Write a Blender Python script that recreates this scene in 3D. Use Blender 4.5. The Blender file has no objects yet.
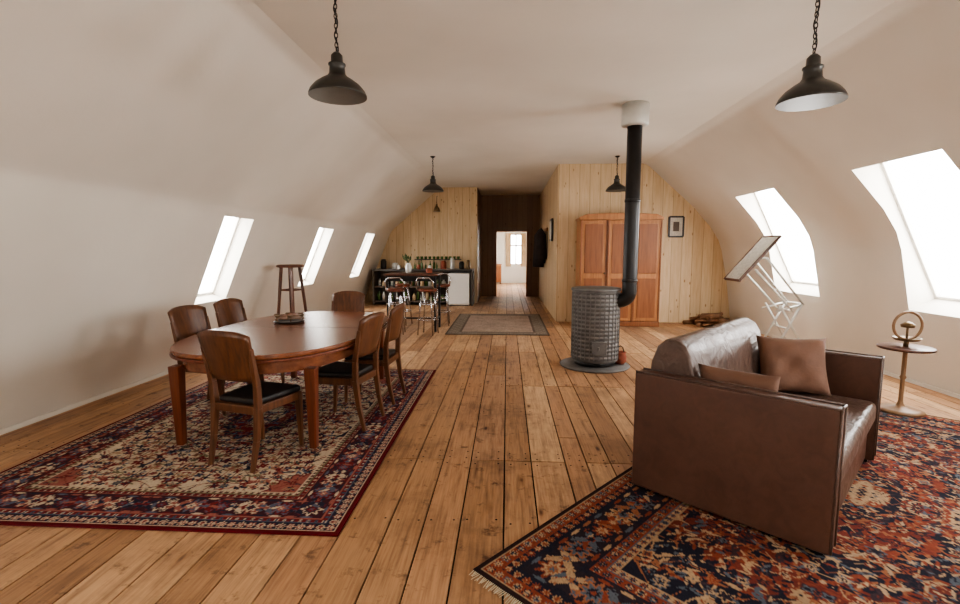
import bpy, math, random, bmesh
import numpy as np
from mathutils import Vector, Matrix
random.seed(7); rng=np.random.default_rng(5)
C=bpy.context.scene.collection
def lin(c):
    out=[]
    for v in c[:3]:
        v/=255.0
        out.append(v/12.92 if v<=.04045 else ((v+.055)/1.055)**2.4)
    return tuple(out)
# ---------------------------------------------------------------- mesh builder
class MB:
    def __init__(s): s.v=[]; s.f=[]; s.sm=[]
    def add(s,vs,fs,smooth=False):
        o=len(s.v); s.v+= [tuple(v) for v in vs]
        for f in fs: s.f.append(tuple(i+o for i in f)); s.sm.append(smooth)
        return s
    def box(s,x0,x1,y0,y1,z0,z1,M=None):
        vs=[Vector(p) for p in [(x0,y0,z0),(x1,y0,z0),(x1,y1,z0),(x0,y1,z0),(x0,y0,z1),(x1,y0,z1),(x1,y1,z1),(x0,y1,z1)]]
        if M is not None: vs=[M@v for v in vs]
        return s.add(vs,[(0,3,2,1),(4,5,6,7),(0,1,5,4),(1,2,6,5),(2,3,7,6),(3,0,4,7)])
    def beam(s,p0,p1,w0,d0,w1=None,d1=None,up=(0,1,0)):
        w1=w0 if w1 is None else w1; d1=d0 if d1 is None else d1
        p0=Vector(p0);p1=Vector(p1);t=(p1-p0).normalized();u=Vector(up)
        a=u.cross(t)
        if a.length<1e-3: a=Vector((1,0,0)).cross(t)
        a.normalize(); b=t.cross(a).normalized()
        vs=[]
        for p,w,d in((p0,w0,d0),(p1,w1,d1)):
            for sx,sy in((-1,-1),(1,-1),(1,1),(-1,1)): vs.append(p+a*sx*w/2+b*sy*d/2)
        return s.add(vs,[(0,3,2,1),(4,5,6,7),(0,1,5,4),(1,2,6,5),(2,3,7,6),(3,0,4,7)])
    def lathe(s,prof,seg=32,c=(0,0,0),M=None,smooth=True):
        vs=[];fs=[];n=len(prof)
        for r,z in prof:
            for k in range(seg):
                a=2*math.pi*k/seg
                v=Vector((r*math.cos(a),r*math.sin(a),z))
                if M is not None: v=M@v
                vs.append(v+Vector(c))
        for i in range(n-1):
            for k in range(seg):
                k2=(k+1)%seg
                fs.append((i*seg+k,i*seg+k2,(i+1)*seg+k2,(i+1)*seg+k))
        s.add(vs,fs,smooth)
        o=len(s.v)-len(vs)
        if prof[0][0]>1e-4: s.f.append(tuple(o+k for k in reversed(range(seg)))); s.sm.append(False)
        if prof[-1][0]>1e-4: s.f.append(tuple(o+(n-1)*seg+k for k in range(seg))); s.sm.append(False)
        return s
    def tube(s,pts,r,seg=10,closed=False):
        pts=[Vector(p) for p in pts];n=len(pts)
        if not hasattr(r,'__len__'): r=[r]*n
        vs=[];fs=[];ref=None
        for i,p in enumerate(pts):
            if closed: t=(pts[(i+1)%n]-pts[i-1])
            else: t=pts[min(i+1,n-1)]-pts[max(i-1,0)]
            t.normalize()
            if ref is None:
                ref=Vector((0,0,1)) if abs(t.z)<.9 else Vector((1,0,0))
            a=(ref-t*ref.dot(t)).normalized(); ref=a; b=t.cross(a)
            for k in range(seg):
                an=2*math.pi*k/seg
                vs.append(p+(a*math.cos(an)+b*math.sin(an))*r[i])
        m=n if closed else n-1
        for i in range(m):
            j=(i+1)%n
            for k in range(seg):
                k2=(k+1)%seg
                fs.append((i*seg+k,i*seg+k2,j*seg+k2,j*seg+k))
        s.add(vs,fs,True)
        if not closed:
            o=len(s.v)-len(vs)
            s.f.append(tuple(o+k for k in reversed(range(seg)))); s.sm.append(False)
            s.f.append(tuple(o+(n-1)*seg+k for k in range(seg))); s.sm.append(False)
        return s
    def prism(s,poly,z0,z1,M=None):
        n=len(poly)
        vs=[Vector((x,y,z0)) for x,y in poly]+[Vector((x,y,z1)) for x,y in poly]
        if M is not None: vs=[M@v for v in vs]
        fs=[tuple(reversed(range(n))),tuple(range(n,2*n))]+[(i,(i+1)%n,n+(i+1)%n,n+i) for i in range(n)]
        return s.add(vs,fs)
    def build(s,name,mat,parent=None,bevel=0,seg=2,loc=None,rotz=0,subsurf=0):
        me=bpy.data.meshes.new(name); me.from_pydata(s.v,[],s.f); me.update()
        me.polygons.foreach_set('use_smooth',[bool(x) or bevel>0 or subsurf>0 for x in s.sm])
        if mat: me.materials.append(mat)
        ob=bpy.data.objects.new(name,me); C.objects.link(ob)
        if parent: ob.parent=parent
        if loc is not None: ob.location=loc
        ob.rotation_euler=(0,0,rotz)
        if bevel>0:
            m=ob.modifiers.new('bevel','BEVEL'); m.width=bevel; m.segments=seg; m.limit_method='ANGLE'; m.angle_limit=math.radians(40)
            w=ob.modifiers.new('wn','WEIGHTED_NORMAL')
        return ob
def empty(name,loc=(0,0,0),rotz=0):
    e=bpy.data.objects.new(name,None); C.objects.link(e); e.location=loc; e.rotation_euler=(0,0,rotz); e.empty_display_size=.1
    return e
# ---------------------------------------------------------------- materials
class NT:
    def __init__(s,name):
        s.m=bpy.data.materials.new(name); s.m.use_nodes=True; s.t=s.m.node_tree; s.n=s.t.nodes; s.l=s.t.links
        s.b=s.n['Principled BSDF']
    def new(s,ty,**k):
        n=s.n.new(ty)
        for a,v in k.items(): setattr(n,a,v)
        return n
    def link(s,a,b): s.l.new(a,b)
    def math(s,op,a,b=None):
        n=s.new('ShaderNodeMath',operation=op)
        for i,x in enumerate((a,b)):
            if x is None: continue
            if isinstance(x,(int,float)): n.inputs[i].default_value=x
            else: s.link(x,n.inputs[i])
        return n.outputs[0]
    def ramp(s,fac,stops):
        r=s.new('ShaderNodeValToRGB'); e=r.color_ramp.elements
        while len(e)<len(stops): e.new(.5)
        for i,(p,c) in enumerate(stops):
            e[i].position=p; e[i].color=(c[0],c[1],c[2],1)
        s.link(fac,r.inputs[0]); return r.outputs[0]
    def mix(s,fac,a,b,mode='MIX'):
        n=s.new('ShaderNodeMix',data_type='RGBA',blend_type=mode)
        if isinstance(fac,(int,float)): n.inputs[0].default_value=fac
        else: s.link(fac,n.inputs[0])
        for i,x in ((6,a),(7,b)):
            if isinstance(x,tuple): n.inputs[i].default_value=(x[0],x[1],x[2],1)
            else: s.link(x,n.inputs[i])
        return n.outputs[2]
    def coords(s,scale=(1,1,1)):
        tc=s.new('ShaderNodeTexCoord'); mp=s.new('ShaderNodeMapping'); mp.inputs['Scale'].default_value=scale
        s.link(tc.outputs['Object'],mp.inputs['Vector']); return mp.outputs[0]
    def noise(s,vec,scale=5,detail=4,rough=.55,dist=0):
        n=s.new('ShaderNodeTexNoise'); n.inputs['Scale'].default_value=scale; n.inputs['Detail'].default_value=detail; n.inputs['Roughness'].default_value=rough
        n.inputs['Distortion'].default_value=dist
        s.link(vec,n.inputs['Vector']); return n.outputs[0]
    def bump(s,h,strength=.2,dist=.01):
        b=s.new('ShaderNodeBump'); b.inputs['Strength'].default_value=strength; b.inputs['Distance'].default_value=dist
        s.link(h,b.inputs['Height']); s.link(b.outputs[0],s.b.inputs['Normal'])
def simple(name,c,rough=.6,metal=0,var=.12,scale=12,bump=0,sp=None):
    t=NT(name); c=lin(c); v=t.noise(t.coords(),scale,4)
    col=t.ramp(v,[(.3,tuple(x*(1-var) for x in c)),(.7,tuple(min(1,x*(1+var)) for x in c))])
    t.link(col,t.b.inputs['Base Color']); t.b.inputs['Roughness'].default_value=rough; t.b.inputs['Metallic'].default_value=metal
    if sp is not None: t.b.inputs['Specular IOR Level'].default_value=sp
    if bump: t.bump(t.noise(t.coords(),scale*6,3),bump,.004)
    return t.m
def leather(name,c,worn,rough,wr):
    t=NT(name); co=t.coords(); v=t.noise(co,3.2,6,.65); v2=t.noise(co,11,5,.6,1.2)
    col=t.ramp(v,[(.3,lin(c)),(.75,lin(worn))]); col=t.mix(.7,col,t.ramp(v2,[(.35,(.72,.7,.68)),(.6,(1,1,1))]),'MULTIPLY')
    t.link(col,t.b.inputs['Base Color']); t.link(t.ramp(v2,[(.3,(rough-.08,)*3),(.7,(rough+.12,)*3)]),t.b.inputs['Roughness'])
    w=t.noise(t.coords((1,2.2,1)),6.5,4,.5,1.8)
    t.bump(w,wr,.03); return t.m
def wood(name,dark,light,rough=.4,axis='z',sc=1.0,bump=.1):
    t=NT(name); s={'x':(1.2,14,14),'y':(14,1.2,14),'z':(14,14,1.2)}[axis]
    v=t.noise(t.coords(tuple(k*sc for k in s)),2.2,6,.6)
    col=t.ramp(v,[(.28,lin(dark)),(.72,lin(light))])
    t.link(col,t.b.inputs['Base Color']); t.b.inputs['Roughness'].default_value=rough
    if bump: t.bump(v,bump,.003)
    return t.m
def wallmat():
    t=NT('plaster'); co=t.coords()
    a=t.noise(co,.6,3); b=t.noise(co,7,4)
    col=t.ramp(a,[(.3,lin((219,213,202))),(.7,lin((232,227,217)))])
    t.link(col,t.b.inputs['Base Color']); t.b.inputs['Roughness'].default_value=.85
    t.bump(b,.15,.02); return t.m
M_wall=wallmat()
def floormat():
    t=NT('floor_planks'); at=t.new('ShaderNodeAttribute',attribute_name='rnd'); r=at.outputs['Fac']
    tc=t.new('ShaderNodeTexCoord'); off=t.new('ShaderNodeCombineXYZ'); t.link(t.math('MULTIPLY',r,37.),off.inputs[0]); t.link(t.math('MULTIPLY',r,91.),off.inputs[1])
    ad=t.new('ShaderNodeVectorMath',operation='ADD'); t.link(tc.outputs['Object'],ad.inputs[0]); t.link(off.outputs[0],ad.inputs[1])
    mp=t.new('ShaderNodeMapping'); mp.inputs['Scale'].default_value=(16,1.1,1); t.link(ad.outputs[0],mp.inputs[0])
    g=t.noise(mp.outputs[0],1.6,7,.62)
    mp2=t.new('ShaderNodeMapping'); mp2.inputs['Scale'].default_value=(60,2.5,1); t.link(ad.outputs[0],mp2.inputs[0])
    g2=t.noise(mp2.outputs[0],1.5,3,.6)
    base=t.ramp(r,[(0,lin((158,120,86))),(.3,lin((188,148,110))),(.55,lin((206,170,132))),(.8,lin((180,138,102))),(1,lin((166,132,104)))])
    gr=t.ramp(g,[(.25,(.42,.36,.32)),(.48,(.93,.91,.89)),(.75,(1.12,1.1,1.07))])
    c=t.mix(1.,base,gr,'MULTIPLY')
    c=t.mix(.6,c,t.ramp(g2,[(.3,(.58,.52,.47)),(.6,(1,1,1))]),'MULTIPLY')
    mp3=t.new('ShaderNodeMapping'); mp3.inputs['Scale'].default_value=(5.5,2.0,1); t.link(ad.outputs[0],mp3.inputs[0])
    vo=t.new('ShaderNodeTexVoronoi'); vo.inputs['Scale'].default_value=1.; t.link(mp3.outputs[0],vo.inputs['Vector'])
    c=t.mix(1.,c,t.ramp(vo.outputs['Distance'],[(.04,(.22,.14,.1)),(.1,(.8,.75,.7)),(.2,(1,1,1))]),'MULTIPLY')
    st=t.noise(tc.outputs['Object'],1.3,6,.7)
    c=t.mix(1.,c,t.ramp(st,[(.34,(.6,.56,.52)),(.5,(1,1,1)),(.7,(1.06,1.05,1.03))]),'MULTIPLY')
    st2=t.noise(tc.outputs['Object'],8,4,.7)
    c=t.mix(.8,c,t.ramp(st2,[(.31,(.3,.26,.23)),(.42,(1,1,1))]),'MULTIPLY')
    t.link(c,t.b.inputs['Base Color'])
    t.link(t.ramp(st,[(.3,(.5,)*3),(.7,(.66,)*3)]),t.b.inputs['Roughness'])
    t.bump(g,.35,.006); return t.m
def boardmat(name,axis,w,c0,c1):
    t=NT(name); tc=t.new('ShaderNodeTexCoord'); sx=t.new('ShaderNodeSeparateXYZ'); t.link(tc.outputs['Object'],sx.inputs[0])
    a=sx.outputs[0 if axis=='x' else 1]
    u=t.math('DIVIDE',a,w); fl=t.math('FLOOR',u); fr=t.math('FRACT',u)
    wn=t.new('ShaderNodeTexWhiteNoise',noise_dimensions='1D'); t.link(fl,wn.inputs['W']); r=wn.outputs['Value']
    cb=t.new('ShaderNodeCombineXYZ'); t.link(t.math('MULTIPLY',a,9),cb.inputs[0]); t.link(t.math('MULTIPLY',r,40),cb.inputs[1]); t.link(t.math('MULTIPLY',sx.outputs[2],.9),cb.inputs[2])
    g=t.noise(cb.outputs[0],2.2,5,.6)
    c=t.mix(r,lin(c0),lin(c1))
    c=t.mix(1.,c,t.ramp(g,[(.3,(.86,.8,.72)),(.6,(1,1,1))]),'MULTIPLY')
    cb2=t.new('ShaderNodeCombineXYZ'); t.link(t.math('MULTIPLY',a,9),cb2.inputs[0]); t.link(t.math('ADD',t.math('MULTIPLY',sx.outputs[2],3.8),t.math('MULTIPLY',r,17)),cb2.inputs[2])
    vo=t.new('ShaderNodeTexVoronoi'); vo.inputs['Scale'].default_value=1; t.link(cb2.outputs[0],vo.inputs['Vector'])
    c=t.mix(1.,c,t.ramp(vo.outputs['Distance'],[(.07,(.5,.36,.25)),(.15,(1,1,1))]),'MULTIPLY')
    ed=t.math('MINIMUM',fr,t.math('SUBTRACT',1,fr))
    e=t.ramp(ed,[(.01,(.62,.54,.46)),(.035,(1,1,1))])
    c=t.mix(1.,c,e,'MULTIPLY')
    t.link(c,t.b.inputs['Base Color']); t.b.inputs['Roughness'].default_value=.55
    t.bump(e,.4,.006); return t.m
M_floor=floormat()
M_pineX=boardmat('pine_boards_x','x',.21,(206,180,144),(218,195,160))
M_pineY=boardmat('pine_boards_y','y',.21,(200,172,136),(212,188,152))
M_darkX=boardmat('dark_boards_x','x',.16,(130,100,78),(144,114,88))
M_darkY=boardmat('dark_boards_y','y',.16,(130,100,78),(144,114,88))
M_under=simple('floor_gap_dark',(22,14,10),.9)
M_table=wood('table_wood',(94,52,34),(142,88,58),.26,'y',.6)
M_tleg=wood('table_leg_wood',(80,38,24),(124,64,38),.35,'z')
M_chair=wood('chair_wood',(66,38,24),(110,70,44),.32,'z')
M_seat=simple('black_leatherette',(30,27,27),.45,0,.2,20,.2)
M_sofa=leather('brown_leather_panel',(76,49,38),(90,60,46),.42,.08)
M_sofaseat=leather('worn_leather',(76,56,47),(98,78,68),.36,.32)
M_cush=simple('brown_cushion_fabric',(106,76,60),.8,0,.15,9,.4)
M_stove=simple('stove_iron',(104,102,100),.55,.35,.2,10,.3)
M_black=simple('black_enamel',(34,32,32),.35,.3,.1,8)
M_lamp=simple('lamp_enamel',(56,54,50),.35,.3,.2,14)
M_lampin=simple('lamp_inner_white',(235,232,224),.4,0,.03)
M_white=simple('white_paint',(236,234,228),.45,0,.02)
M_frame=simple('window_frame_paint',(232,228,222),.5,0,.03)
M_chrome=simple('chrome',(200,200,205),.15,1,.03)
M_steelw=simple('pale_metal',(205,205,200),.4,.3,.05)
M_ward=wood('wardrobe_wood',(144,92,54),(184,128,82),.35,'z',.8)
M_wardd=wood('wardrobe_dark_wood',(116,68,40),(148,94,58),.35,'z',.8)
M_counter=simple('counter_dark',(64,62,60),.3)
M_shelf=simple('shelf_dark',(84,72,62),.6)
M_green=simple('green_glass',(80,104,56),.25)
M_terra=simple('terracotta',(132,66,44),.7,0,.2,20,.2)
M_brass=simple('aged_brass',(110,90,64),.35,.7,.2,18)
M_dw=wood('stand_wood',(62,34,22),(98,56,34),.4,'z')
M_ring=simple('pale_turned_wood',(136,106,78),.45,.1,.1)
M_paper=simple('paper_print',(200,196,186),.7,0,.2,30)
M_coat=simple('dark_coat_cloth',(42,32,30),.9,0,.3,12,.3)
M_plant=simple('leaf_green',(84,100,58),.6,0,.3,20)
M_log=wood('firewood',(70,46,32),(140,100,66),.8,'x')
M_cloth=simple('curtain_cloth',(196,170,136),.9,0,.1,5)
M_cream=simple('cream_fringe',(190,176,150),.9)
t=NT('window_glass'); tr=t.new('ShaderNodeBsdfTransparent'); gl=t.new('ShaderNodeBsdfGlossy'); gl.inputs['Roughness'].default_value=.05
mx=t.new('ShaderNodeMixShader'); mx.inputs[0].default_value=.04; t.link(tr.outputs[0],mx.inputs[1]); t.link(gl.outputs[0],mx.inputs[2]); t.link(mx.outputs[0],t.n['Material Output'].inputs[0]); M_glass=t.m
# ---------------------------------------------------------------- room
ZC=3.24; YB=-3.2; YR=10.1; YK=13.6; YH=15.6
LP=[(0,-4.15),(.84,-3.80),(1.90,-3.35),(1.99,-3.30),(2.04,-3.265),(2.10,-3.21),(3.17,-1.96),(3.215,-1.89),(ZC,-1.80)]
RP=[(0,4.62),(.83,4.50),(1.5,4.36),(1.7,4.29),(1.95,4.13),(2.37,3.76),(3.17,2.87),(3.215,2.80),(ZC,2.71)]
def wall(name,P,zo0,zo1,ops,y0,y1,sg,depth,base):
    mb=MB(); ys=sorted(set([y0,y1]+[a for o in ops for a in o]))
    n=len(P)
    for j in range(len(ys)-1):
        a,b=ys[j],ys[j+1]; op=any(abs(a-o[0])<1e-6 for o in ops)
        for i in range(n-1):
            zm=(P[i][0]+P[i+1][0])/2
            if op and zo0<zm<zo1: continue
            q=[(P[i][1],a,P[i][0]),(P[i][1],b,P[i][0]),(P[i+1][1],b,P[i+1][0]),(P[i+1][1],a,P[i+1][0])]
            mb.add(q,[(0,1,2,3)] if sg>0 else [(3,2,1,0)],True)
    xa=[p for p in P if abs(p[0]-zo0)<1e-6][0][1]; xb=[p for p in P if abs(p[0]-zo1)<1e-6][0][1]
    nrm=Vector((sg*(zo1-zo0),0,abs(xa-xb))).normalized(); D=nrm*depth
    mid=[p for p in P if zo0-1e-6<=p[0]<=zo1+1e-6]
    for k,(a,b) in enumerate(ops):
        A0=Vector((xa,a,zo0));A1=Vector((xa,b,zo0));B0=Vector((xb,a,zo1));B1=Vector((xb,b,zo1))
        mb.add([A0,A1,A1+D,A0+D],[(0,1,2,3)]); mb.add([B0,B1,B1+D,B0+D],[(3,2,1,0)])
        for yy in (a,b):
            pts=[Vector((p[1],yy,p[0])) for p in mid]+[Vector((xb,yy,zo1))+D,Vector((xa,yy,zo0))+D]
            mb.add(pts,[tuple(range(len(pts)))])
        w=empty('window_%d'%(base+k)); f=MB(); c=[A0+D,A1+D,B1+D,B0+D]
        for i in range(4):
            f.beam(c[i],c[(i+1)%4],.07,.05,up=nrm)
        f.build('frame',M_frame,w)
        g=MB(); g.add([v-D*.02 for v in c],[(0,1,2,3)]); g.build('glass_pane',M_glass,w)
        L=bpy.data.lights.new('sky_portal','AREA'); L.shape='RECTANGLE'; L.size=b-a; L.size_y=(B0-A0).length
        L.cycles.is_portal=True
        lo=bpy.data.objects.new('skylight_portal',L); C.objects.link(lo); lo.parent=w
        lo.location=(A0+B1)/2+D*1.1; lo.rotation_euler=(-nrm).to_track_quat('-Z','Y').to_euler()
        if abs((lo.rotation_euler.to_matrix()@Vector((1,0,0))).y)<.5: L.size,L.size_y=L.size_y,L.size
    me=mb.build(name,M_wall)
    bm=bmesh.new(); bm.from_mesh(me.data); sm=[f for f in bm.faces if f.smooth]
    vs=set(v for f in sm for v in f.verts); bmesh.ops.remove_doubles(bm,verts=list(vs),dist=1e-4); bm.to_mesh(me.data); bm.free()
    w=me.modifiers.new('wn','WEIGHTED_NORMAL'); w.weight=100; w.mode='FACE_AREA'
    return me
wall('wall_left',LP,.84,1.90,[(-2.8,-2.0),(.0,.7),(5.6,6.25),(8.5,9.2),(11.4,12.1)],YB,YK,-1,.2,1)
wall('wall_right',RP,.83,2.37,[(-.9,.1),(1.8,2.8),(4.50,5.60),(7.15,8.3)],YB,YR,1,.32,7)
m=MB(); m.add([(-1.80,YB,ZC),(2.71,YB,ZC),(2.71,YH,ZC),(-1.80,YH,ZC)],[(0,3,2,1)]); m.build('ceiling',M_wall)
def gable(name,P,xin,y,mat,th=.06):
    poly=[(x,z) for z,x in P]+[(xin,ZC),(xin,0)]
    mb=MB(); n=len(poly)
    vs=[(x,y,z) for x,z in poly]+[(x,y+th,z) for x,z in poly]
    mb.add(vs,[tuple(range(n)),tuple(reversed(range(n,2*n)))]+[(i,(i+1)%n,n+(i+1)%n,n+i) for i in range(n)])
    return mb.build(name,mat)
gable('wall_pine_right',RP,1.03,YR,M_pineX)
gable('wall_kitchen',LP,-.84,YK,M_pineX)
m=MB(); m.box(1.03,1.09,YR+.06,YH,0,ZC); m.build('wall_hall_right',M_pineY)
m=MB(); m.box(-.90,-.84,YK+.06,YH,0,ZC); m.build('wall_hall_left',M_darkY)
m=MB(); m.box(-.84,-.40,YH,YH+.1,0,ZC); m.box(.68,1.03,YH,YH+.1,0,ZC); m.box(-.40,.68,YH,YH+.1,2.15,ZC); m.build('wall_hall_end',M_darkX)
m=MB(); m.box(-.40,-.34,YH-.02,YH+.12,0,2.08);m.box(.62,.68,YH-.02,YH+.12,0,2.08);m.box(-.40,.68,YH-.02,YH+.12,2.08,2.15); m.build('door_1',M_wardd)
FY=22.
m=MB(); m.box(-1.2,-1.1,YH+.1,FY,0,2.8); m.build('wall_far_left',M_wall)
m=MB(); m.box(1.4,1.5,YH+.1,18.5,0,2.8); m.box(1.4,1.5,18.5,20.5,0,.8);m.box(1.4,1.5,18.5,20.5,2.2,2.8);m.box(1.4,1.5,20.5,FY,0,2.8); m.build('wall_far_right',M_wall)  # unseen side opening, added so sky light brightens the far room
m=MB(); m.box(-1.2,.1,FY,FY+.1,0,2.8); m.box(.7,1.5,FY,FY+.1,0,2.8); m.box(.1,.7,FY,FY+.1,0,.85); m.box(.1,.7,FY,FY+.1,2.2,2.8); m.build('wall_far_end',M_wall)
m=MB(); m.box(-1.2,1.5,YH+.1,FY+.1,2.8,2.9); m.build('ceiling_far',M_wall)
w=empty('window_20'); f=MB()
for a,b in(((.1,2.2),(.7,2.2)),((.1,.85),(.7,.85)),((.1,.85),(.1,2.2)),((.7,.85),(.7,2.2)),((.4,.85),(.4,2.2)),((.1,1.7),(.7,1.7))):
    f.beam((a[0],FY+.05,a[1]),(b[0],FY+.05,b[1]),.06,.05,up=(0,1,0))
f.build('frame',M_wardd,w)
m=MB()
for x0 in (-.05,.62):
    vs=[];fs=[]
    for i in range(13):
        x=x0+.23*i/12; y=FY-.08+.02*math.sin(i*1.9)
        vs+=[(x,y,.75),(x,y,2.25)]
    for i in range(12): fs.append((2*i,2*i+2,2*i+3,2*i+1))
    m.add(vs,fs,True)
m.build('window_curtain',M_cloth)
E=empty('side_cabinet',(-.95,21.2,0)); m=MB(); m.box(0,.7,0,.45,.08,.85); m.build('carcass',M_ward,E,.01); m=MB(); m.box(-.02,.72,-.02,.47,.85,.88); m.box(.03,.34,-.015,.0,.12,.8); m.box(.36,.67,-.015,0,.12,.8); m.box(.02,.08,.02,.08,0,.08);m.box(.62,.68,.02,.08,0,.08);m.box(.02,.08,.37,.43,0,.08);m.box(.62,.68,.37,.43,0,.08); m.build('doors_top_feet',M_wardd,E,.004)
m=MB(); m.box(-4.4,4.8,YB-.1,YB,0,.9); m.box(-4.4,4.8,YB-.1,YB,2.3,ZC+.1); m.box(-4.4,.8,YB-.1,YB,.9,2.3); m.box(2.0,4.8,YB-.1,YB,.9,2.3); m.build('wall_back',M_wall)
# floor
vs=[];fs=[];rn=[]
x=-4.5; JO=[-2.2,-.6,1.25,3.3,5.22,7.0,9.3,11.7,14.,16.5,19.]
while x<4.9:
    w=random.choice([.15,.17,.19,.2,.22,.24]); cuts=[YB-.1]+[j+random.choice([0,0,0,.0,.45]) for j in JO if random.random()<.62]+[FY+.2]
    for ys,ye in zip(cuts[:-1],cuts[1:]):
        if not(ys>YH and (x<-1.4 or x>1.6)):
            g=.0045; o=len(vs); r=random.random(); dz=random.uniform(-.0015,0)
            for zz in(dz-.02,dz):
                vs+=[(x+g,ys+g,zz),(x+w-g,ys+g,zz),(x+w-g,ye-g,zz),(x+g,ye-g,zz)]
            fs+=[tuple(i+o for i in f) for f in((4,5,6,7),(0,1,5,4),(1,2,6,5),(2,3,7,6),(3,0,4,7))]; rn+=[r]*8
    x+=w
me=bpy.data.meshes.new('floor'); me.from_pydata(vs,[],fs); at=me.attributes.new('rnd','FLOAT','POINT'); at.data.foreach_set('value',rn)
me.materials.append(M_floor); fo=bpy.data.objects.new('floor',me); C.objects.link(fo)
m=MB(); m.box(-4.6,5.,YB-.2,FY+.3,-.05,-.016); o=m.build('floor_subfloor',M_under)
m=MB()
xs=sorted(set((round(v[0],4)) for v in vs))
for yy in list(np.arange(1.6,9,.92))+[3.25,3.35,5.17,5.27]:
    for i in range(0,len(xs)-1,2):
        for xx in (xs[i]+.035,xs[i+1]-.035):
            if -4<xx<4.4: 
                c=(xx+random.uniform(-.006,.006),yy+random.uniform(-.02,.02),.0004)
                m.add([(c[0]+.007*math.cos(k*1.047),c[1]+.007*math.sin(k*1.047),c[2]) for k in range(6)],[(0,1,2,3,4,5)])
m.build('floor_nail_heads',M_under)
for nm,xx,y1 in(('baseboard_left',-4.13,YK),('baseboard_right',4.6,YR)):
    m=MB(); s=1 if xx<0 else -1
    m.box(min(xx,xx+s*.02),max(xx,xx+s*.02),YB,y1,0,.04); m.build(nm,M_wall)
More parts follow.
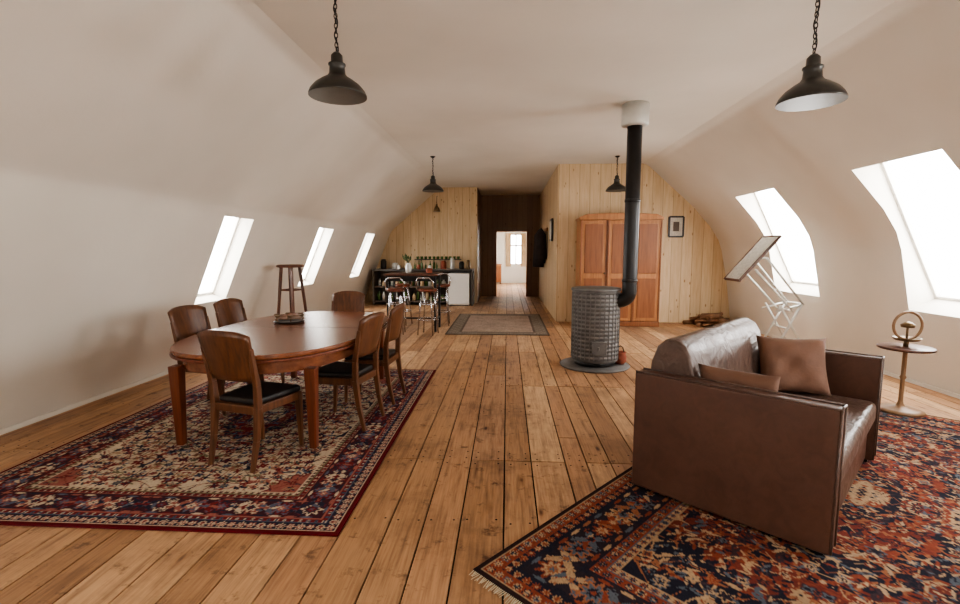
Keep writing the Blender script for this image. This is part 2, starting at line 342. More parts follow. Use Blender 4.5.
# ---------------------------------------------------------------- rugs
def persian(W,H,res,bands,field,pal,med,spandrel,seed,space=.11,mr=.05):
    r=random.Random(seed); nx=int(W/2/res);ny=int(H/2/res)
    X,Y=np.meshgrid((np.arange(nx)+.5)*res,(np.arange(ny)+.5)*res)
    A=np.zeros((ny,nx,3)); D=np.minimum(X,Y); A[:]=lin(field)
    cx,cy=W/2,H/2
    def win(x,y,R):
        i0=max(0,int((y-R)/res));i1=min(ny,int((y+R)/res)+2);j0=max(0,int((x-R)/res));j1=min(nx,int((x+R)/res)+2)
        return slice(i0,i1),slice(j0,j1)
    def ros(x,y,R,n,cols,rot=0):
        s=win(x,y,R*1.1)
        dx=X[s]-x;dy=Y[s]-y
        if dx.size==0: return
        d=np.hypot(dx,dy);th=np.arctan2(dy,dx)+rot;e=R*(.78+.22*np.cos(n*th))
        for k,c in zip((1,.72,.42,.2),cols):
            A[s][d<e*k]=lin(c)
    def leaf(x,y,L,w,ang,c):
        s=win(x,y,L)
        dx=X[s]-x;dy=Y[s]-y
        if dx.size==0: return
        u=dx*math.cos(ang)+dy*math.sin(ang);v=-dx*math.sin(ang)+dy*math.cos(ang)
        A[s][(np.abs(u)<L)&(np.abs(v)<w*np.clip(1-(u/L)**2,0,1))]=lin(c)
    b1=bands[-1][1]
    if spandrel:
        sp,R=spandrel; d=np.hypot((X-b1)/1.0,(Y-b1)/1.25); th=np.arctan2(Y-b1,X-b1+1e-6)
        e=R*(1+.07*np.cos(th*16)); mk=(D>b1)&(d<e); A[mk]=lin(pal[0]); mk=(D>b1)&(d<e-.015); A[mk]=lin(sp)
    for (mcol,mx_,my_,lob) in med:
        d=np.hypot((X-cx)/mx_,(Y-cy)/my_); th=np.arctan2((Y-cy)/my_,(X-cx)/mx_)
        e=1+.07*np.cos(th*lob); A[(d<e)&(D>b1)]=lin(pal[-1]); A[(d<e-.03)&(D>b1)]=lin(mcol)
    for k in range(3):
        ph=r.random()*6
        m_=np.abs(np.sin(X*(16+6*k)+2.2*np.sin(Y*11+ph))+np.cos(Y*(15+5*k)+2*np.sin(X*9+ph)))<.09
        A[m_&(D>b1)]=lin(pal[k%len(pal)])
    y=b1+space/2; row=0
    while y<cy+space:
        x=b1+space/2+(row%2)*space/2
        while x<cx+space:
            jx=x+r.uniform(-.22,.22)*space; jy=y+r.uniform(-.22,.22)*space
            if min(jx,jy)>b1+.03:
                c=[r.choice(pal) for _ in range(4)]
                q_=r.random()
                if q_<.5: ros(jx,jy,mr*r.uniform(.6,1.15),r.choice([4,5,6,8]),c,r.random()*3)
                elif q_<.85:
                    a0=r.random()*3.1
                    for q in range(3): leaf(jx,jy,mr*1.1,mr*.28,a0+q*1.05,c[q%3])
                    ros(jx,jy,mr*.3,5,[c[3]])
                else:
                    a0=r.random()*3.1
                    for q in range(4): leaf(jx+mr*.5*q-mr,jy+mr*.3*math.sin(q*2),mr*.7,mr*.22,a0+q*.4,c[0])
                leaf(jx+space*.5,jy,mr*.7,mr*.2,r.random()*3,r.choice(pal))
                leaf(jx,jy+space*.5,mr*.6,mr*.2,r.random()*3,r.choice(pal))
            x+=space
        y+=space*.86; row+=1
    for (d0,d1,bg,sp,cols,kind) in bands:
        A[(D>=d0)&(D<d1)]=lin(bg)
        mid=(d0+d1)/2;hw=(d1-d0)/2
        if kind==0: continue
        s0=mid; k=0
        while s0<max(cx,cy)+sp:
            for (px,py,vert) in((s0,mid,0),(mid,s0,1)):
                if px>cx+sp or py>cy+sp: continue
                c=[cols[(k+i)%len(cols)] for i in range(4)]
                if kind==1: ros(px,py,hw*.85,8 if k%2 else 6,c)
                elif kind==2:
                    if k%2==0: ros(px,py,hw*.72,8,c); 
                    else:
                        for q in range(4): leaf(px+hw*.35*math.cos(q*1.57+.78),py+hw*.35*math.sin(q*1.57+.78),hw*.5,hw*.17,q*1.57+.78,c[0])
                        ros(px,py,hw*.25,6,[c[2],c[1]])
                    for q in (-1,1):
                        ox,oy=(sp*.5,q*hw*.5) if not vert else (q*hw*.5,sp*.5)
                        ros(px+ox,py+oy,hw*.26,5,[c[1],c[2]])
                        ox,oy=(0,q*hw*.82) if not vert else (q*hw*.82,0)
                        leaf(px+ox,py+oy,hw*.35,hw*.1,0 if not vert else 1.57,c[3])
                    leaf(px+(0 if vert else sp*.5),py+(sp*.5 if vert else 0),hw*.5,hw*.12,.6+k,c[3])
            s0+=sp;k+=1
        A[(D>=d0)&(D<d0+.008)]=lin(cols[-1])
    A=np.concatenate([A,A[:,::-1]],1);A=np.concatenate([A,A[::-1]],0)
    A*=rng.uniform(.8,1.12,A.shape[:2])[...,None]
    return A
def rug(name,A,W,H,loc,rotz):
    ny,nx=A.shape[:2]
    xs=np.linspace(0,W,nx);ys=np.linspace(0,H,ny);X,Y=np.meshgrid(xs,ys)
    co=np.stack([X,Y,np.full_like(X,.012)],-1).reshape(-1,3)
    base=np.array([(0,0,.001),(W,0,.001),(W,H,.001),(0,H,.001),(0,0,.012),(W,0,.012),(W,H,.012),(0,H,.012)])
    co=np.concatenate([co,base]); N=nx*ny
    i=np.arange(ny-1)[:,None]*nx+np.arange(nx-1)[None]
    q=np.stack([i,i+1,i+nx+1,i+nx],-1).reshape(-1,4)
    q2=np.array([(0,1,5,4),(1,2,6,5),(2,3,7,6),(3,0,4,7),(0,3,2,1)])+N
    q=np.concatenate([q,q2])
    me=bpy.data.meshes.new(name); me.vertices.add(len(co)); me.vertices.foreach_set('co',co.ravel())
    me.loops.add(q.size); me.loops.foreach_set('vertex_index',q.ravel().astype(np.int32))
    me.polygons.add(len(q)); me.polygons.foreach_set('loop_start',np.arange(0,q.size,4,dtype=np.int32)); 
    me.update(calc_edges=True); me.validate()
    at=me.color_attributes.new('weave','FLOAT_COLOR','POINT')
    col=np.concatenate([A.reshape(-1,3),np.tile(A[2,2],(8,1))]); col=np.concatenate([col,np.ones((len(col),1))],1)
    at.data.foreach_set('color',col.ravel().astype(np.float32))
    t=NT(name+'_wool'); a=t.new('ShaderNodeAttribute',attribute_name='weave')
    n=t.noise(t.coords(),3,4); n2=t.noise(t.coords(),260,2)
    c=t.mix(1.,a.outputs['Color'],t.ramp(n,[(.3,(.82,.82,.82)),(.7,(1.12,1.1,1.06))]),'MULTIPLY')
    t.link(c,t.b.inputs['Base Color']); t.b.inputs['Roughness'].default_value=.95; t.b.inputs['Specular IOR Level'].default_value=.1
    t.bump(n2,.5,.003)
    me.materials.append(t.m); ob=bpy.data.objects.new(name,me); C.objects.link(ob); ob.location=loc; ob.rotation_euler=(0,0,rotz); return ob
red=(108,40,42);navy=(42,42,58);cream=(190,174,152);rose=(146,90,80);blue=(84,92,110);olive=(108,102,80);dk=(44,24,28)
A=persian(2.52,3.5,.006,[(0,.03,(92,22,28),1,[red],0),(.03,.10,navy,.055,[rose,cream,red,cream],1),(.10,.14,red,.045,[cream,navy,blue],1),(.14,.34,(66,36,44),.09,[cream,navy,red,blue,rose],2),(.34,.38,red,.045,[cream,navy,rose],1),(.38,.42,cream,.04,[navy,red,olive],1)],
    cream,[red,navy,rose,blue,olive,red,navy,(150,120,96)],[(navy,.30,.52,12),(red,.22,.4,12),(cream,.14,.26,8)],(rose,.20),3,.085,.038)
rug('persian_rug',A,2.52,3.5,(-3.4,2.33,0),0)
rust=(122,62,46);nv=(34,34,46);be=(158,132,104);lb=(80,88,98);or_=(138,90,64)
A=persian(4.4,2.35,.007,[(0,.03,(48,34,34),1,[nv],0),(.03,.09,rust,.055,[nv,be,lb,be],1),(.09,.15,nv,.055,[rust,be,or_,rust],1),(.15,.38,(42,36,44),.11,[rust,be,or_,lb,nv],2),(.38,.44,rust,.055,[be,nv,lb,nv],1),(.44,.49,be,.05,[nv,rust,lb],1)],
    (104,50,42),[nv,be,or_,lb,nv,(162,138,112),nv,rust,(58,46,52),rust],[(nv,1.1,.55,14),((110,52,44),.8,.42,14),(nv,.42,.26,10),(be,.2,.13,8)],(nv,.45),9,.085,.043)
th=math.radians(48); U=Vector((math.cos(th),math.sin(th),0)); Wd=Vector((math.sin(th),-math.cos(th),0))
A0=Vector((-.15,2.10,0)); org=A0+Wd*2.35
r2=rug('persian_rug',A,4.4,2.35,(org.x,org.y,0),th)
m=MB()
for i in range(240):
    y=2.35*(i+.5)/240; a=random.uniform(-.012,.012); L=random.uniform(.03,.05)
    m.add([(0,y-.003,.008),(0,y+.003,.008),(-L,y+a+.002,.003),(-L,y+a-.002,.003)],[(0,1,2,3)])
f=m.build('fringe',M_cream); f.parent=r2
A=persian(1.86,2.75,.014,[(0,.04,(96,84,74),1,[dk],0),(.04,.24,(128,118,106),.12,[(110,98,88),(146,134,122)],1),(.24,.28,(104,90,80),.08,[(150,138,126)],0)],(168,148,134),[(158,138,124),(174,156,142),(150,132,120)],[],None,4,.16,.045)
rug('hall_rug',A,1.86,2.75,(-1.1,8.4,0),0)
# ---------------------------------------------------------------- dining table
def supere(a,b,n,N=72):
    out=[]
    for k in range(N):
        t=2*math.pi*k/N;c,s=math.cos(t),math.sin(t)
        out.append((a*abs(c)**(2/n)*(1 if c>=0 else -1),b*abs(s)**(2/n)*(1 if s>=0 else -1)))
    return out
T=empty('dining_table',(-1.97,4.40,.0125))
m=MB(); m.prism(supere(.76,1.24,2.6),.722,.758); m.build('table_top',M_table,T,.010,3)
m=MB(); m.prism(supere(.765,1.245,2.6),.70,.722); m.build('top_edge_moulding',M_tleg,T,.006)
m=MB(); m.prism(supere(.68,1.14,2.8),.60,.70); m.build('apron',M_table,T,.004)
for i,(sx,sy) in enumerate(((-1,-1),(1,-1),(-1,1),(1,1))):
    m=MB(); x=sx*.52;y=sy*.98
    m.beam((x,y,.0),(x,y,.62),.055,.055,.085,.085); m.build('leg_%d'%(i+1),M_tleg,T,.008)
m=MB(); m.box(-.74,.74,-.0015,.0015,.7575,.7588); m.build('leaf_seam',M_under,T)
P=empty('candle_tray',(-2.2,4.7,.771))
m=MB(); m.lathe([(.001,0),(.13,0),(.15,.012),(.15,.02),(.14,.02),(.12,.008),(.001,.008)],28); m.build('tray',M_black,P)
m=MB()
for k in range(6):
    a=k*1.047; m.tube([(.12*math.cos(a),.12*math.sin(a),.015),(.15*math.cos(a),.15*math.sin(a),.05),(.13*math.cos(a),.13*math.sin(a),.07)],.006,6)
    m.lathe([(.02,.066),(.028,.075),(.022,.085)],10,(.13*math.cos(a),.13*math.sin(a),0))
m.tube([(.13*math.cos(k*.26),.13*math.sin(k*.26),.05) for k in range(24)],.004,6,True)
m.build('candle_arms',M_brass,P)
# ---------------------------------------------------------------- dining chairs
def chair(x,y,rot,z=.0125):
    E=empty('dining_chair',(x,y,z),rot)
    m=MB(); NX=12;NZ=8; vs=[];fs=[]
    for side in(0,1):
        for j in range(NZ+1):
            for i in range(NX+1):
                u=-1+2*i/NX; v=j/NZ
                top=.965-.04*abs(u)**3; zz=.61+(top-.61)*v
                w=.195+.02*v
                yy=-.215-.075*v*1.0-.035*(1-u*u)+(.026 if side else 0)
                vs.append((u*w,yy,zz))
    n=(NX+1)*(NZ+1)
    for j in range(NZ):
        for i in range(NX):
            a=j*(NX+1)+i; fs.append((a,a+1,a+NX+2,a+NX+1)); fs.append((n+a+NX+1,n+a+NX+2,n+a+1,n+a))
    for i in range(NX):
        fs.append((i+1,i,n+i,n+i+1)); a=NZ*(NX+1)+i; fs.append((a,a+1,n+a+1,n+a))
    for j in range(NZ):
        a=j*(NX+1); fs.append((a,a+NX+1,n+a+NX+1,n+a)); a+=NX; fs.append((a+NX+1,a,n+a,n+a+NX+1))
    m.add(vs,fs,True); m.build('back_panel',M_chair,E)
    for i,s in enumerate((-1,1)):
        m=MB(); pts=[(.185,-.27,0),(.188,-.225,.2),(.19,-.20,.42),(.195,-.205,.58),(.205,-.255,.84)]
        wd=[.026,.034,.042,.038,.026]
        for k in range(4): m.beam((s*pts[k][0],pts[k][1],pts[k][2]),(s*pts[k+1][0],pts[k+1][1],pts[k+1][2]+.001),wd[k],wd[k]*1.1,wd[k+1],wd[k+1]*1.1,up=(0,1,0))
        m.build('rear_leg_%d'%(i+1),M_chair,E,.004)
        m=MB(); m.beam((s*.185,.215,0),(s*.195,.19,.42),.026,.026,.045,.045); m.build('front_leg_%d'%(i+1),M_chair,E,.005)
    m=MB(); m.prism([(-.18,-.215),(.18,-.215),(.215,.21),(-.215,.21)],.375,.435); m.build('seat_rail',M_chair,E,.006)
    m=MB(); m.prism([(-.165,-.19),(.165,-.19),(.205,.215),(-.205,.215)],.432,.478); m.build('seat',M_seat,E,.018,4)
chair(-1.80,3.30,math.radians(-16))
chair(-1.40,4.00,math.radians(80))
chair(-1.34,4.66,math.radians(86))
chair(-2.74,4.30,math.radians(-98))
chair(-2.74,4.98,math.radians(-96))
chair(-2.04,5.74,math.radians(176))
# ---------------------------------------------------------------- sofa
S=empty('leather_sofa',(.79,2.94,.0125),th); SL=1.60
def rbox(name,mat,x0,x1,y0,y1,z0,z1,b=.02,seg=3,M=None,parent=S):
    m=MB(); m.box(x0,x1,y0,y1,z0,z1,M); return m.build(name,mat,parent,b,seg)
rbox('arm_near',M_sofa,0,.11,-1.03,0,.02,.745,.012)
rbox('arm_far',M_sofa,SL-.11,SL,-1.03,0,.02,.745,.012)
m=MB()
for x0 in(.005,SL-.105):
    m.tube([(x0,-1.03,.748),(x0,-.005,.748)],.006,6); m.tube([(x0+.1,-1.03,.748),(x0+.1,-.005,.748)],.006,6); m.tube([(x0,-1.032,.748),(x0+.1,-1.032,.748)],.006,6); m.tube([(x0,-1.032,.748),(x0,-1.032,.03)],.006,6); m.tube([(x0+.1,-1.032,.748),(x0+.1,-1.032,.03)],.006,6)
m.build('arm_piping',M_sofaseat,S)
rbox('base',M_sofa,.11,SL-.11,-.99,-.02,.03,.30,.01)
rbox('rear_panel',M_sofa,.11,SL-.11,-.03,-.0,.03,.66,.01)
rbox('seat_cushion',M_sofaseat,.115,SL-.115,-1.03,-.26,.30,.455,.045,5)
prof=[(-.02,.30),(-.02,.60),(-.045,.80),(-.08,.90),(-.13,.945),(-.19,.95),(-.25,.92),(-.285,.86),(-.31,.74),(-.345,.58),(-.36,.45),(-.36,.30)]
m=MB(); n=len(prof); vs=[];fs=[]; st=[.115,.13,.17,.5,.85,1.2,SL-.17,SL-.13,SL-.115]
for i,xx in enumerate(st):
    for (yy,zz) in prof:
        sh=.93 if i in(0,len(st)-1) else 1
        vs.append((xx,-.18+(yy+.18)*sh,zz if zz<.7 or sh==1 else .7+(zz-.7)*.96))
ns=len(st)
for i in range(ns-1):
    for k in range(n):
        k2=(k+1)%n; fs.append((i*n+k,(i+1)*n+k,(i+1)*n+k2,i*n+k2))
m.add(vs,fs,True); m.f.append(tuple(range(n))); m.sm.append(False); m.f.append(tuple((ns-1)*n+k for k in reversed(range(n)))); m.sm.append(False)
m.build('back_cushion',M_sofaseat,S,.02,3)
m=MB()
for (x,y) in((.06,-.05),(.06,-.97),(SL-.06,-.05),(SL-.06,-.97)): m.box(x-.03,x+.03,y-.03,y+.03,0,.03)
m.build('feet',M_black,S)
def pillow(name,w,h,t_,M,parent=None,mat=M_cush):
    N=16; vs=[];fs=[]
    for s in(1,-1):
        for j in range(N+1):
            for i in range(N+1):
                u=-1+2*i/N;v=-1+2*j/N
                pin=1-.08*(1-abs(u)**2)*(abs(v)**3); pin2=1-.08*(1-abs(v)**2)*(abs(u)**3)
                z=s*t_/2*(max(0,(1-u**4)*(1-v**4)))**.55
                vs.append(M@Vector((u*w/2*pin2,v*h/2*pin,z+.01*math.sin(u*5+v*3)*(1-u*u)*(1-v*v)+.006*math.sin(u*9-v*7)*(1-u*u)*(1-v*v))))
    n=(N+1)**2
    for j in range(N):
        for i in range(N):
            a=j*(N+1)+i; fs.append((a,a+1,a+N+2,a+N+1)); fs.append((n+a+N+1,n+a+N+2,n+a+1,n+a))
    m=MB(); m.add(vs,fs,True); ob=m.build(name,mat,parent)
    bm=bmesh.new(); bm.from_mesh(ob.data); bmesh.ops.remove_doubles(bm,verts=bm.verts,dist=1e-4); bm.to_mesh(ob.data); bm.free(); return ob
SM=Matrix.Translation((.79,2.94,.0125))@Matrix.Rotation(th,4,'Z')
Mx=SM@Matrix.Translation((.235,-.52,.635))@Matrix.Rotation(math.radians(90),4,'Z')@Matrix.Rotation(math.radians(74),4,'X')
pillow('throw_pillow',.43,.38,.14,Mx)
Mx=SM@Matrix.Translation((1.32,-.55,.655))@Matrix.Rotation(math.radians(-60),4,'Z')@Matrix.Rotation(math.radians(68),4,'X')
pillow('throw_pillow',.46,.42,.15,Mx)
# ---------------------------------------------------------------- stove
S2=empty('wood_stove',(1.15,6.25,0))
m=MB(); m.lathe([(.001,0),(.44,0),(.45,.012),(.44,.022),(.001,.022)],48); m.build('floor_plate',M_stove,S2)
pr=[(.24,.08),(.29,.085),(.30,.10)]
z=.12
while z<.96:
    pr+=[(.294,z),(.302,z+.008),(.302,z+.034),(.294,z+.042)]; z+=.052
pr+=[(.305,.98),(.315,.985),(.315,1.01),(.30,1.02),(.001,1.025)]
m=MB(); m.lathe(pr,48); m.build('body',M_stove,S2)
m=MB()
for k in range(32):
    a=k*math.pi/16; m.beam((.299*math.cos(a),.299*math.sin(a),.12),(.299*math.cos(a),.299*math.sin(a),.96),.012,.012)
m.build('body_ribs',M_stove,S2)
m=MB(); m.lathe([(.22,.022),(.26,.03),(.24,.09),(.22,.09)],32); m.build('foot_ring',M_black,S2)
m=MB()
Md=Matrix.Rotation(math.radians(-90),4,'Z')
m.box(-.0,.02,-.09,.09,.2,.36,Md@Matrix.Translation((.3,0,0))); m.box(.02,.035,-.02,.0,.26,.30,Md@Matrix.Translation((.3,0,0)))
m.build('ash_door',M_stove,S2,.004)
m=MB(); px,py=.38,-.17
pts=[(.2,-.08,.86)]
for k in range(9):
    a=-math.pi/2+math.pi/2*k/8
    cx,cz=.26,.98
    f=cx+.12*math.cos(a)
    q=(f-.2)/(px-.2); pts.append((f,-.08+(py+.08)*q,cz+.12*math.sin(a)))
pts+=[(px,py,1.2),(px,py,2.0),(px,py,3.05)]
m.tube(pts,.088,24)
for zz in(1.12,2.1): m.lathe([(.088,zz-.02),(.095,zz-.015),(.095,zz+.015),(.088,zz+.02)],24,(px,py,0))
m.build('flue_pipe',M_black,S2)
m=MB(); m.lathe([(.11,2.98),(.155,2.99),(.16,3.0),(.16,3.235)],32,(px,py,0)); m.build('ceiling_collar',M_steelw,S2)
P=empty('clay_pot',(1.48,6.24,.022)); m=MB(); m.lathe([(.05,0),(.075,.04),(.08,.1),(.065,.14),(.075,.16),(.06,.16),(.055,.12),(.001,.1)],24); m.build('pot',M_terra,P)
m=MB(); m.tube([(-.05,.0,.15),(-.03,0,.22),(0,0,.24),(.03,0,.22),(.05,0,.15)],.006,6); m.build('handle',M_black,P)
# ---------------------------------------------------------------- pendant lamps
def lamp(x,y,zb,R=.2):
    E=empty('pendant_lamp',(x,y,zb))
    m=MB(); out=[(R,0),(R,.012),(R*.94,.038),(R*.78,.075),(R*.55,.108),(R*.36,.13),(.055,.15),(.05,.2),(.058,.205),(.058,.215),(.04,.225),(.038,.27),(.02,.29),(.001,.295)]
    m.lathe(out,40); m.f.pop(); m.sm.pop()
    m.build('shade',M_lamp,E)
    m=MB(); m.lathe([(R-.003,.003),(R*.92,.032),(R*.76,.068),(R*.53,.10),(R*.34,.12),(.03,.14)],40); m.f=m.f[:-2]; m.sm=m.sm[:-2]; m.build('shade_inside',M_lampin,E)
    m=MB(); m.lathe([(.001,.03),(.02,.035),(.032,.06),(.03,.085),(.016,.12),(.014,.14)],16); m.build('bulb',M_white,E)
    m=MB(); z=.29; k=0; top=ZC-zb
    while z<top-.02:
        a=0 if k%2 else math.pi/2
        m.tube([(.011*math.cos(t)*math.cos(a),.011*math.cos(t)*math.sin(a),z+.018+.02*math.sin(t)) for t in [2*math.pi*i/10 for i in range(10)]],.0035,5,True)
        z+=.031;k+=1
    m.tube([(.012*math.sin(q*.5),.012*math.cos(q*.5),.28+q*(top-.28)/30) for q in range(31)],.004,6)
    m.build('chain',M_black,E)
    m=MB(); m.lathe([(.02,top-.03),(.045,top-.01),(.05,top-.001)],20); m.build('ceiling_rose',M_black,E)
lamp(-1.17,3.38,2.55,.195); lamp(1.90,3.25,2.42,.19); lamp(-1.40,9.15,2.60); lamp(2.04,9.3,2.60)
# ---------------------------------------------------------------- wardrobe
WX0,WX1,WY,WD=1.42,2.97,9.5,.55
E=empty('wardrobe',(WX0,WY,0)); Ww=WX1-WX0
m=MB(); m.box(0,Ww,.02,WD,.08,2.1); m.build('carcass',M_ward,E,.01)
m=MB(); m.box(-.02,Ww+.02,0,WD,0,.1); m.build('plinth',M_wardd,E,.012)
m=MB(); m.prism([(-.03,2.08),(Ww+.03,2.08),(Ww+.03,2.13),(Ww-.1,2.19),(Ww/2+.3,2.21),(Ww/2-.3,2.21),(.1,2.19),(-.03,2.13)],0,WD,Matrix(((1,0,0,0),(0,0,1,-.01),(0,1,0,0),(0,0,0,1)))); m.build('cornice',M_ward,E,.012)
dw=Ww/3
for i in range(3):
    x0=i*dw+.015;x1=(i+1)*dw-.015
    fy=-.012 if i!=1 else -.035
    m=MB(); m.box(x0,x1,fy,.02,.12,2.06); m.build('door_panel_%d'%(i+1),M_ward,E,.006)
    m=MB()
    for (a,b) in((.18,.95),(1.05,2.0)):
        m.box(x0+.07,x1-.07,fy-.012,fy+.001,a,b)
    m.build('raised_panel_%d'%(i+1),M_wardd,E,.008)
    m=MB()
    for xx in (x0,x1): m.box(xx-.012,xx+.012,fy-.018,fy,.1,2.07)
    m.build('stile_%d'%(i+1),M_wardd,E,.004)
m=MB()
for xx in(dw-.05,2*dw-.05,2*dw+.05): m.lathe([(.008,0),(.02,.02),(.001,.03)],12,(xx,-.04,1.05),Matrix.Rotation(math.radians(90),4,'X'))
m.build('knobs',M_brass,E)
E=empty('framed_picture',(3.43,YR-.02,1.97))
m=MB()
for a,b in(((-.14,-.2),(.14,-.2)),((-.14,.2),(.14,.2)),((-.14,-.2),(-.14,.2)),((.14,-.2),(.14,.2))): m.beam((a[0],0,a[1]),(b[0],0,b[1]),.035,.03)
m.build('frame',M_black,E)
m=MB(); m.box(-.13,.13,-.002,.012,-.19,.19); m.build('print',M_paper,E)
m=MB(); m.box(-.06,.06,-.004,-.001,-.09,.1); m.build('print_image',M_shelf,E)
m=MB()
for i in range(34):
    row=i//12; x=4.0+random.uniform(-.36,.36)*(1-.3*row);y=9.66+random.uniform(-.2,.2);z=.045+.075*row
    a=random.uniform(-1.2,1.2);L=random.uniform(.10,.19)
    m.tube([(x-L*math.cos(a),y-L*math.sin(a),z),(x+L*math.cos(a),y+L*math.sin(a),z+random.uniform(0,.06))],random.uniform(.02,.045),8)
m.build('firewood_pile',M_log)
E=empty('framed_picture',(1.01,11.1,1.95))
m=MB(); m.box(-.03,.0,-.25,.25,-.25,.25); m.build('frame',M_black,E,.005)
m=MB(); m.box(-.034,-.03,-.2,.2,-.2,.2); m.build('print',M_paper,E)
E=empty('hanging_coats',(1.02,13.0,0))
m=MB(); m.box(-.03,0,-.7,.9,1.98,2.06); m.build('hook_rail',M_wardd,E,.004)
for i,yy in enumerate((-.45,.05,.55)):
    m=MB(); h=.75+.12*i; pr=[(.02,2.06),(.10,1.99),(.2,1.9),(.22,1.6),(.25,2.02-h)]
    m.lathe([(r*(1),z) for r,z in pr][::-1],20,(0,0,0)); 
    m.v=[(v[0]*.62-.15,v[1]*.9+yy+.02*math.sin(v[2]*9),v[2]) for v in m.v]
    m.build('coat_%d'%(i+1),M_coat,E)
# ---------------------------------------------------------------- kitchen
E=empty('kitchen_counter',(-3.66,12.85,0))
m=MB(); m.box(.0,2.74,-.02,.72,.93,.98); m.build('countertop',M_counter,E,.006)
m=MB()
m.box(.0,.05,0,.7,0,.93);m.box(.95,1.0,0,.7,0,.93);m.box(2.05,2.08,0,.7,0,.93);m.box(2.69,2.74,0,.7,0,.93)
m.box(.05,2.05,.05,.7,.08,.12);m.box(.05,2.05,.05,.7,.48,.52);m.box(.05,2.69,.68,.7,.0,.93)
m.build('frame_shelves',M_shelf,E,.004)
for mi,mt in enumerate((M_cloth,M_green,M_steelw)):
    m=MB()
    for i in range(16):
        x=.15+.118*i+random.uniform(-.02,.02)
        if abs(x-.97)<.1: continue
        for zb in(.12,.52):
            r=random.uniform(.035,.06);h=random.uniform(.1,.27)
            if (i+int(zb*10))%3!=mi: continue
            m.lathe([(r,zb),(r,zb+h*.8),(r*.5,zb+h),(r*.5,zb+h+.03)],12,(x,.2+random.uniform(-.08,.08),0))
    m.build('stored_jars_%d'%(mi+1),mt,E)
E=empty('refrigerator',(-1.57,12.8,0))
m=MB(); m.box(0,.56,.03,.6,.02,.88); m.build('body',M_white,E,.01)
m=MB(); m.box(.0,.56,0,.03,.05,.87); m.build('door',M_white,E,.012)
m=MB(); m.box(.03,.05,-.03,0,.6,.8); m.build('handle',M_steelw,E,.003)
m=MB(); m.box(.03,.53,.04,.58,0,.03); m.build('feet',M_black,E)
def bottle(x,y,z,s=1,mat=M_green,name='bottle'):
    m=MB(); m.lathe([(.035*s,0),(.038*s,.01),(.038*s,.17*s),(.014*s,.22*s),(.013*s,.29*s),(.001,.29*s)],14); m.build(name,mat,None,loc=(x,y,z))
for i,x in enumerate((-2.55,-2.45,-2.36,-2.26,-2.12,-2.03,-1.94)): bottle(x,13.2+.1*(i%2),.98,.6+.15*(i%3),M_green)
def jar(x,y,z,r,h,mat,name):
    m=MB(); m.lathe([(r*.9,0),(r,.01),(r,h*.85),(r*.8,h*.88),(r*.85,h),(r*.3,h*1.05),(.001,h*1.05)],18); m.build(name,mat,None,loc=(x,y,z))
jar(-1.75,13.2,.98,.08,.22,M_terra,'storage_jar');jar(-1.5,13.15,.98,.06,.3,M_steelw,'kettle_canister');jar(-1.25,13.2,.98,.07,.2,M_black,'storage_jar')
jar(-3.1,13.2,.98,.09,.16,M_steelw,'cooking_pot');jar(-2.8,13.25,.98,.06,.2,M_cloth,'storage_jar');jar(-3.4,13.1,.98,.08,.26,M_black,'cooking_pot')
jar(-2.4,12.98,.98,.05,.12,M_terra,'mug');jar(-2.1,13.0,.98,.045,.1,M_white,'mug');jar(-2.95,12.98,.98,.05,.1,M_white,'mug');jar(-1.05,13.0,.98,.05,.24,M_brass,'coffee_grinder')
E=empty('kitchen_shelf',(-2.6,13.52,1.22)); m=MB(); m.box(0,1.3,-.1,.07,0,.025); m.build('board',M_shelf,E)
m=MB(); 
for i in range(11): m.lathe([(.03,.025),(.04,.1),(.035,.1),(.001,.09)],12,(.08+.115*i,-.03,0))
m.build('cups',M_green,E)
E=empty('wall_lamp',(-1.95,13.5,2.55)); m=MB(); m.tube([(0,.09,.45),(0,-.1,.42),(0,-.12,.2)],.008,6); m.lathe([(.10,0),(.07,.1),(.03,.16),(.02,.22)],18,(0,-.12,0)); m.build('bracket_shade',M_brass,E)
E=empty('bar_table',(-1.75,8.95,0))
m=MB(); m.box(-.5,.5,-.32,.32,1.03,1.07); m.build('top',M_dw,E,.008)
m=MB()
for sx in(-1,1):
    for sy in(-1,1): m.beam((sx*.44,sy*.27,0),(sx*.44,sy*.27,1.03),.04,.04)
m.box(-.44,.44,-.28,-.26,.93,1.03);m.box(-.44,.44,.26,.28,.93,1.03);m.box(-.45,-.43,-.27,.27,.2,.23);m.box(.43,.45,-.27,.27,.2,.23);m.box(-.44,.44,-.015,.015,.2,.23)
m.build('legs',M_black,E,.003)
def stool(x,y,rot=0):
    E=empty('bar_stool',(x,y,0),rot)
    m=MB(); m.lathe([(.001,.77),(.15,.77),(.17,.785),(.17,.81),(.15,.825),(.001,.82)],28); m.build('seat',M_tleg,E)
    m=MB()
    for k in range(4):
        a=k*math.pi/2+.785; m.tube([(.12*math.cos(a),.12*math.sin(a),.77),(.15*math.cos(a),.15*math.sin(a),.5),(.2*math.cos(a),.2*math.sin(a),0.008)],.013,10)
    for R,z in((.175,.28),(.145,.55)): m.tube([(R*math.cos(k*.262),R*math.sin(k*.262),z) for k in range(24)],.010,8,True)
    m.tube([(-.15,-.12,.79),(-.16,-.15,.95),(-.1,-.19,1.02),(.1,-.19,1.02),(.16,-.15,.95),(.15,-.12,.79)],.012,8)
    m.build('frame',M_chrome,E)
stool(-1.98,8.42,.1);stool(-1.40,8.40,-.2);stool(-1.3,9.5,3.2);stool(-2.1,9.5,2.9)
E=empty('potted_plant',(-1.85,8.95,1.07))
m=MB(); m.lathe([(.04,0),(.055,.02),(.06,.12),(.035,.17),(.04,.19),(.03,.19),(.001,.15)],18); m.build('vase',M_steelw,E)
m=MB()
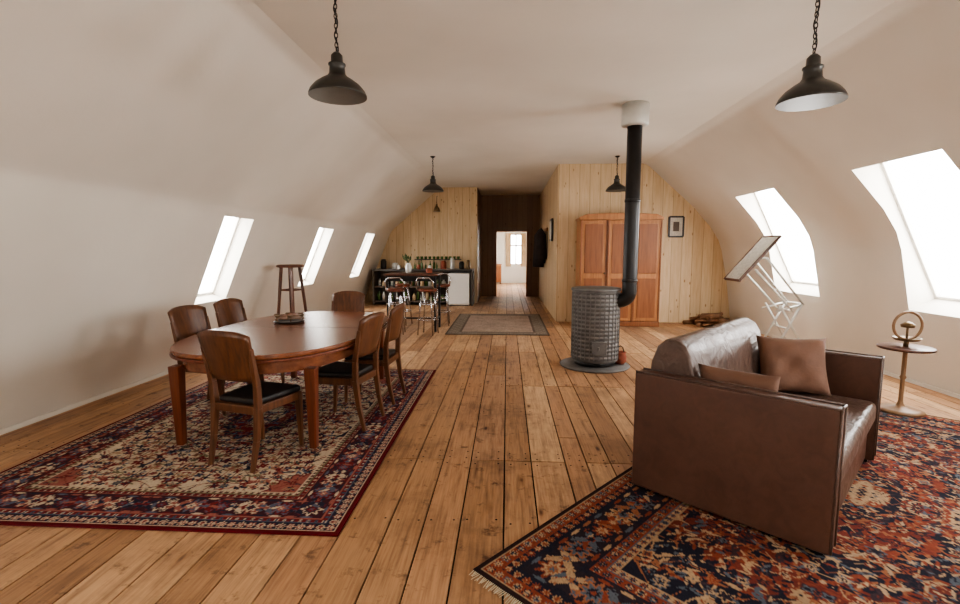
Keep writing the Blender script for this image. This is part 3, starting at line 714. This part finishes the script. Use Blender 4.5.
for k in range(14):
    a=random.random()*6.28;L=random.uniform(.06,.13);h=random.uniform(.06,.14)
    p=Vector((L*math.cos(a),L*math.sin(a),.18+h)); m.tube([(0,0,.17),(p.x*.5,p.y*.5,.18+h*.7),p],.003,5)
    t_=Vector((-math.sin(a),math.cos(a),0))*.022; m.add([p*.75+Vector((0,0,.05)),p+t_,p*1.3-Vector((0,0,.03)),p-t_],[(0,1,2,3)])
m.build('leaves',M_plant,E)
jar(-1.45,8.9,1.07,.06,.09,M_terra,'ceramic_bowl')
E=empty('plant_stand',(-3.27,7.1,0))
m=MB(); m.lathe([(.001,1.24),(.18,1.24),(.2,1.25),(.2,1.27),(.18,1.28),(.001,1.28)],28); m.build('top',M_dw,E)
m=MB()
for k in range(4):
    a=k*math.pi/2+.5; m.beam((.13*math.cos(a),.13*math.sin(a),1.24),(.25*math.cos(a),.25*math.sin(a),0),.04,.04,.03,.03)
for R,z in((.2,.45),(.165,.9)):
    for k in range(4):
        a=k*math.pi/2+.5;b=a+math.pi/2; m.beam((R*math.cos(a),R*math.sin(a),z),(R*math.cos(b),R*math.sin(b),z),.02,.03)
m.build('legs',M_dw,E,.003)
# ---------------------------------------------------------------- smoking stand
E=empty('smoking_stand',(3.66,4.55,.0125))
m=MB(); m.lathe([(.001,0),(.18,0),(.18,.015),(.14,.03),(.04,.045),(.025,.07),(.018,.1),(.018,.3),(.026,.32),(.018,.34),(.018,.55),(.04,.58),(.001,.585)],32); m.build('pedestal',M_ring,E)
m=MB(); m.lathe([(.001,.582),(.20,.582),(.21,.59),(.21,.602),(.20,.608),(.001,.606)],40); m.build('table_disc',M_dw,E)
m=MB(); m.tube([(0,0,.605),(0,0,.67)],.02,12); m.lathe([(.001,.665),(.09,.665),(.11,.69),(.10,.69),(.08,.675),(.001,.675)],28); m.build('ashtray',M_brass,E)
m=MB(); m.tube([(.125*math.cos(k*.19635),0,.80+.125*math.sin(k*.19635)) for k in range(32)],.012,10,True)
m.build('handle_ring',M_ring,E)
m=MB(); m.lathe([(.001,.0),(.05,.005),(.055,.03),(.03,.05),(.001,.06)],18,(0,0,.78)); m.tube([(0,0,.67),(0,0,.78)],.01,8); m.build('lighter_cup',M_brass,E)
# ---------------------------------------------------------------- drafting stand
E=empty('drafting_table',(3.83,7.3,0))
Mb=Matrix.Translation((-.24,0,1.38))@Matrix.Rotation(math.radians(-50),4,'Y')
m=MB(); m.box(-.40,.40,-.22,.22,-.010,.010,Mb); m.build('board',M_paper,E,.003)
m=MB()
for sy in(-1,1): m.box(-.42,.42,sy*.23-.012,sy*.23+.012,-.02,.016,Mb)
for sx in(-1,1): m.box(sx*.41-.012,sx*.41+.012,-.24,.24,-.02,.016,Mb)
m.build('board_edge',M_dw,E,.002)
m=MB()
for sy in(-.2,.2):
    m.tube([(-.12,sy,1.38),(.42,sy,.72)],.016,8); m.tube([(-.28,sy,1.22),(.28,sy,.62)],.016,8)
    m.tube([(.42,sy,.72),(.05,sy,.62)],.016,8)
    m.tube([(.40,sy,.72),(.05,sy,.02)],.018,8); m.tube([(.1,sy,.70),(.5,sy,.02)],.018,8)
    m.tube([(-.1,sy,.02),(.55,sy,.02)],.018,8)
for p in((-.12,1.38),(.42,.72),(.28,.62),(.05,.02),(.5,.02),(.24,.36)): m.tube([(p[0],-.2,p[1]),(p[0],.2,p[1])],.014,8)
m.build('scissor_frame',M_steelw,E)
# ---------------------------------------------------------------- world + camera
W=bpy.data.worlds.new('World'); bpy.context.scene.world=W; W.use_nodes=True
bg=W.node_tree.nodes['Background']; bg.inputs[0].default_value=(1,.985,.96,1); bg.inputs[1].default_value=19.0
cam=bpy.data.cameras.new('Camera'); cam.lens=18; cam.sensor_width=36; cam.clip_start=.05
co=bpy.data.objects.new('Camera',cam); C.objects.link(co); co.location=(0,0,1.5)
co.rotation_euler=(math.radians(90-6.18),0,math.radians(3.22)); bpy.context.scene.camera=co
try: bpy.context.scene.view_settings.look='AgX - Medium High Contrast'
except Exception as e: print(e)
